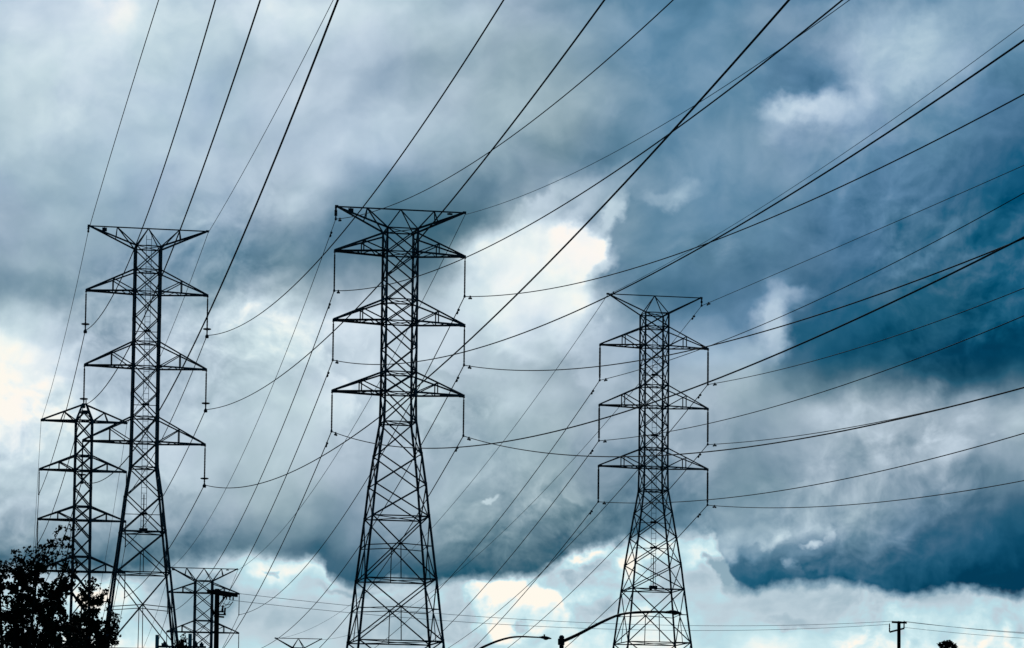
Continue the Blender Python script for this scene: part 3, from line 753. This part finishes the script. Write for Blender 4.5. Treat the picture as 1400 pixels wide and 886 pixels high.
# ------------------------------------------------------------------ street lamps
def street_lamp(path, head, d, pole_px, r0, label):
    pts = [at(x, y, d) for x, y in path]
    ptop = at(*pole_px, d); z0 = gz(ptop.x, ptop.y)
    root = thing('street_lamp', label, 'street lamp', (ptop.x, ptop.y, z0), 0, 'street lamps along the road')
    T = Vector((ptop.x, ptop.y, z0))
    h = ptop.z - z0
    b = bmesh.new(); lathe(b, (0, 0, 0), [(0.16, 0), (0.15, 0.05), (r0 * 1.25, 0.2), (r0, h), (r0 * 0.98, h + 0.02)], 12)
    p = obj('lamp_post', b, M_LAMP, root); b = bmesh.new(); lathe(b, (0, 0, h + 0.005), [(r0 * 1.2, 0), (r0 * 1.2, 0.06), (r0 * 0.6, 0.12)], 12); obj('post_cap', b, M_LAMP, p)
    b = bmesh.new(); n = len(pts)
    # smooth the arm
    loc = [q - T for q in pts]
    fine = []
    for i in range(n - 1):
        p0, p1, p2, p3 = loc[max(i - 1, 0)], loc[i], loc[i + 1], loc[min(i + 2, n - 1)]
        for k in range(6):
            t = k / 6
            fine.append(0.5 * ((2 * p1) + (p2 - p0) * t + (2 * p0 - 5 * p1 + 4 * p2 - p3) * t * t + (3 * p1 - p0 - 3 * p2 + p3) * t ** 3))
    fine.append(loc[-1])
    tube(b, fine, [0.066 - 0.036 * i / (len(fine) - 1) for i in range(len(fine))], 8)
    bar(b, fine[0] + Vector((-0.02, 0, -0.12)), fine[0] + Vector((-0.02, 0, 0.12)), 0.22, 0.14)
    obj('lamp_arm', b, M_LAMP, root)
    # cobra head: flat tapered body with a lens bowl below
    hx0, hx1 = (at(x, y, d) - T for x, y in head)
    ax = (hx1 - hx0); L_ = ax.length; ax.normalize(); up = Vector((0, 0, 1)); sy = ax.cross(up)
    secs = [(0, .05, .045), (.14, .07, .06), (.3, .15, .10), (.55, .19, .10), (.8, .16, .07), (1, .05, .03)]
    b = bmesh.new(); rings = []
    for t, wy, wz in secs:
        cc = hx0 + ax * (L_ * t)
        rings.append([b.verts.new(cc + sy * (wy * math.cos(a)) + up * (wz * math.sin(a) * (1.0 if math.sin(a) > 0 else 0.45))) for a in [2 * math.pi * k / 12 for k in range(12)]])
    for r1, r2 in zip(rings, rings[1:]):
        for k in range(12): b.faces.new((r1[k], r1[(k + 1) % 12], r2[(k + 1) % 12], r2[k]))
    b.faces.new(rings[0][::-1]); b.faces.new(rings[-1])
    hd = obj('lamp_head', b, M_LAMP, root, True)
    b = bmesh.new(); cc = hx0 + ax * (L_ * 0.55)
    tube(b, [cc + up * -0.035, cc + up * -0.06, cc + up * -0.085], [0.12, 0.1, 0.03], 10); obj('lens', b, M_GLASS, hd)
    b = bmesh.new(); cc = hx0 + ax * (L_ * 0.42); tube(b, [cc + up * 0.08, cc + up * 0.17], 0.035, 8); obj('photocell', b, M_LAMP, hd)

street_lamp([(768, 877.5), (790, 867.5), (815, 854.5), (835, 845), (850, 839.8), (870, 837), (892, 836.2), (914, 836.8)], [(911, 836.8), (932, 838.8)], 108, (767.8, 873), 0.085,
            'street lamp whose long arm crosses in front of the slender tower')
street_lamp([(628, 903), (645, 893), (662, 884), (680, 876.5), (697, 871.8), (712, 870.4), (728, 871), (740, 871.6)], [(737, 871.6), (754, 873.4)], 130, (627.8, 900), 0.08,
            'street lamp at the bottom edge right of the central tower, its post out of view')

# ------------------------------------------------------------------ grey-green posts with a crossbar
c0 = at(215, 868, 120); c1 = at(260, 866.5, 120); z0 = gz(c0.x, c0.y)
fr = thing('steel_frame', 'pair of grey-green steel posts with a dark crossbar at the bottom edge', 'steel frame', (c0.x, c0.y, z0), 0, None)
for c in (c0, c1):
    b = bmesh.new(); x = c.x - c0.x; h = c.z - z0
    lathe(b, (x, 0, -0.3), [(0.10, 0), (0.085, 1.0), (0.078, h + 0.27), (0.07, h + 0.3)], 12); obj('post', b, M_GREENSTEEL, fr)
b = bmesh.new(); zc = at(240, 884.5, 120).z - z0; xr = at(282, 884.5, 120).x - c0.x
bar(b, (0.03, -0.12, zc), (xr, -0.12, zc), 0.06, 0.09); obj('crossbar', b, M_STEEL, fr)
for px, w_, h_ in ((225, .22, .1), (268, .16, .14), (276, .16, .1)):
    b = bmesh.new(); x = at(px, 883, 120).x - c0.x; box(b, (x, -0.12, zc + 0.05 + h_ / 2), (w_, 0.16, h_)); lathe(b, (x, -0.12, zc + 0.05 + h_), [(0.04, 0), (0.05, 0.03), (0.02, 0.07)], 8); obj('fitting', b, M_STEEL, fr)

# ------------------------------------------------------------------ trees
def leaf(bm, p, s, rnd):
    """one leaf: a folded pointed blade"""
    n = Vector((rnd.gauss(0, 1), rnd.gauss(0, 1), rnd.gauss(0, 1))).normalized()
    a = n.orthogonal().normalized(); a.rotate(Matrix.Rotation(rnd.uniform(0, 6.28), 3, n)); c = n.cross(a)
    L_, w = s * rnd.uniform(0.8, 1.3), s * rnd.uniform(0.34, 0.5)
    v = [bm.verts.new(p + q) for q in (a * 0, a * L_ * .35 + c * w + n * w * .35, a * L_, a * L_ * .35 - c * w + n * w * .35, a * L_ * .5)]
    bm.faces.new((v[0], v[1], v[2], v[4])); bm.faces.new((v[0], v[4], v[2], v[3]))

def tree(label, x, y, shoots, clumps, hgt, leaf_s, seed, dens=1.0, trunk_r=0.14):
    """shoots: tips of twigs; clumps: (centre, radius, count) of leaf masses"""
    rnd = random.Random(seed); z0 = gz(x, y)
    root = thing('leafy_tree', label, 'tree', (x, y, z0), 0, 'trees')
    T = Vector((x, y, z0))
    tb = bmesh.new(); lb = bmesh.new()
    fork = Vector((0, 0, hgt * 0.34))
    tube(tb, [(0, 0, -0.3), (0.03, 0.02, 0.4), (-0.02, 0.03, hgt * 0.2), fork], [trunk_r * 1.5, trunk_r * 1.1, trunk_r, trunk_r * 0.85], 10)
    br = bmesh.new()
    def limb(a, b_, r0, r1):
        mid = a.lerp(b_, 0.5) + Vector((rnd.uniform(-.12, .12), rnd.uniform(-.12, .12), rnd.uniform(0, .15))) * (b_ - a).length * 0.5
        pts = []
        for i in range(8):
            t = i / 7; pts.append(a * (1 - t) ** 2 + mid * (2 * t * (1 - t)) + b_ * t * t)
        tube(br, pts, [r0 + (r1 - r0) * i / 7 for i in range(8)], 6)
        return pts
    def spray(c, r, n, s):
        for _ in range(n):
            d = Vector((rnd.gauss(0, 1), rnd.gauss(0, 1), rnd.gauss(0, 1))).normalized() * (r * rnd.random() ** 0.5)
            leaf(lb, c + d, s, rnd)
    hubs = []
    for c, r, n in clumps:
        c = c - T
        pts = limb(fork, c, trunk_r * 0.5, 0.015); hubs.append((c, pts))
        m_ = max(5, int(n * dens / 26))
        for _ in range(m_):
            d = Vector((rnd.gauss(0, 1), rnd.gauss(0, 1), rnd.gauss(0, 1))).normalized() * (r * rnd.random() ** 0.42)
            q = c + d
            limb(c + d * 0.1, q, 0.012, 0.004)
            spray(q, r * 0.24, 26, leaf_s)
    for tip, len_ in shoots:
        tip = tip - T
        c, pts = min(hubs, key=lambda h: (h[0] - tip).length)
        pp = limb(c, tip, 0.016, 0.005)
        for i, q in enumerate(pp):
            if i < 2: continue
            for _ in range(2):
                off = Vector((rnd.gauss(0, 1), rnd.gauss(0, 1), rnd.gauss(0, .6))).normalized() * rnd.uniform(.04, .13)
                limb(q, q + off, 0.006, 0.003); spray(q + off, 0.05, rnd.randint(3, 7), leaf_s * 0.8)
        spray(tip, 0.055, 9, leaf_s * 0.85)
    tr = obj('trunk', tb, M_BARK, root); obj('branch', br, M_BARK, tr)
    obj('crown', lb, M_LEAF, root)

def P_(x, y, d, j=0.0): return at(x, y, d + j)
D1 = 56.0
r1 = random.Random(3)
cl = []
for (x, y, r, n) in [(20, 835, .42, 900), (55, 830, .40, 900), (0, 800, .35, 500), (30, 800, .28, 420), (75, 815, .30, 520), (50, 785, .20, 240), (88, 800, .18, 200), (25, 870, .5, 1300),
                     (75, 860, .42, 1000), (-30, 830, .5, 700), (-40, 880, .6, 900), (10, 905, .6, 1200), (60, 905, .6, 1200), (25, 790, .2, 260), (100, 880, .3, 500), (-80, 860, .6, 700),
                     (10, 950, .7, 900), (70, 950, .6, 800), (-50, 950, .7, 800)]:
    cl.append((P_(x, y, D1, r1.uniform(-.7, .7)), r, n))
sh = [(P_(x, y, D1, r1.uniform(-.4, .4)), 1) for x, y in [(20, 756), (37, 750), (53, 747), (67, 746), (73, 741), (84, 721), (90, 735), (98, 722), (7, 772), (-2, 768), (30, 765), (62, 762), (94, 748),
     (82, 758), (105, 770), (45, 768), (100, 785), (92, 770), (72, 772)]]
tree('big dark leafy tree filling the lower left corner, loose twigs on top', at(20, 900, D1).x, D1, sh, cl, 4.6, 0.075, 11)
D2 = 63.0
cl = []
for (x, y, r, n) in [(118, 845, .30, 520), (135, 860, .28, 480), (105, 860, .3, 520), (145, 880, .25, 380), (120, 885, .4, 800), (128, 825, .16, 200), (112, 822, .16, 180), (150, 862, .12, 130), (120, 920, .5, 900),
                     (95, 900, .4, 600), (150, 910, .3, 500), (120, 960, .5, 700)]:
    cl.append((P_(x, y, D2, r1.uniform(-.5, .5)), r, n))
sh = [(P_(x, y, D2, r1.uniform(-.3, .3)), 1) for x, y in [(127, 792), (133, 800), (122, 800), (145, 806), (151, 838), (158, 852), (157, 868), (112, 806), (139, 815), (147, 822), (160, 842)]]
tree('smaller leafy tree in front of the foot of the tall left tower', at(122, 900, D2).x, D2, sh, cl, 4.4, 0.075, 12)
D3 = 118.0
cl = [(P_(x, y, D3), r, n) for x, y, r, n in [(248, 884, .14, 160), (244, 888, .2, 240), (253, 890, .2, 240), (248, 905, .35, 500), (248, 935, .5, 600)]]
tree('dark treetop poking up between the grey-green posts', at(248, 900, D3).x, D3, [(P_(250.5, 869, D3), 1), (P_(254, 874, D3), 1), (P_(244, 877, D3), 1)], cl, 5.0, 0.10, 13)
D4 = 150.0
cl = [(P_(x, y, D4), r, n) for x, y, r, n in [(1288, 884, .22, 200), (1298, 882, .24, 240), (1304, 886, .2, 200), (1295, 895, .5, 600), (1296, 915, .7, 800), (1296, 950, .8, 800)]]
tree('dark treetop at the bottom edge right of the thin wooden pole', at(1296, 900, D4).x, D4, [(P_(1285, 880, D4), 1), (P_(1293, 878, D4), 1), (P_(1306, 881, D4), 1)], cl, 7.0, 0.12, 14)
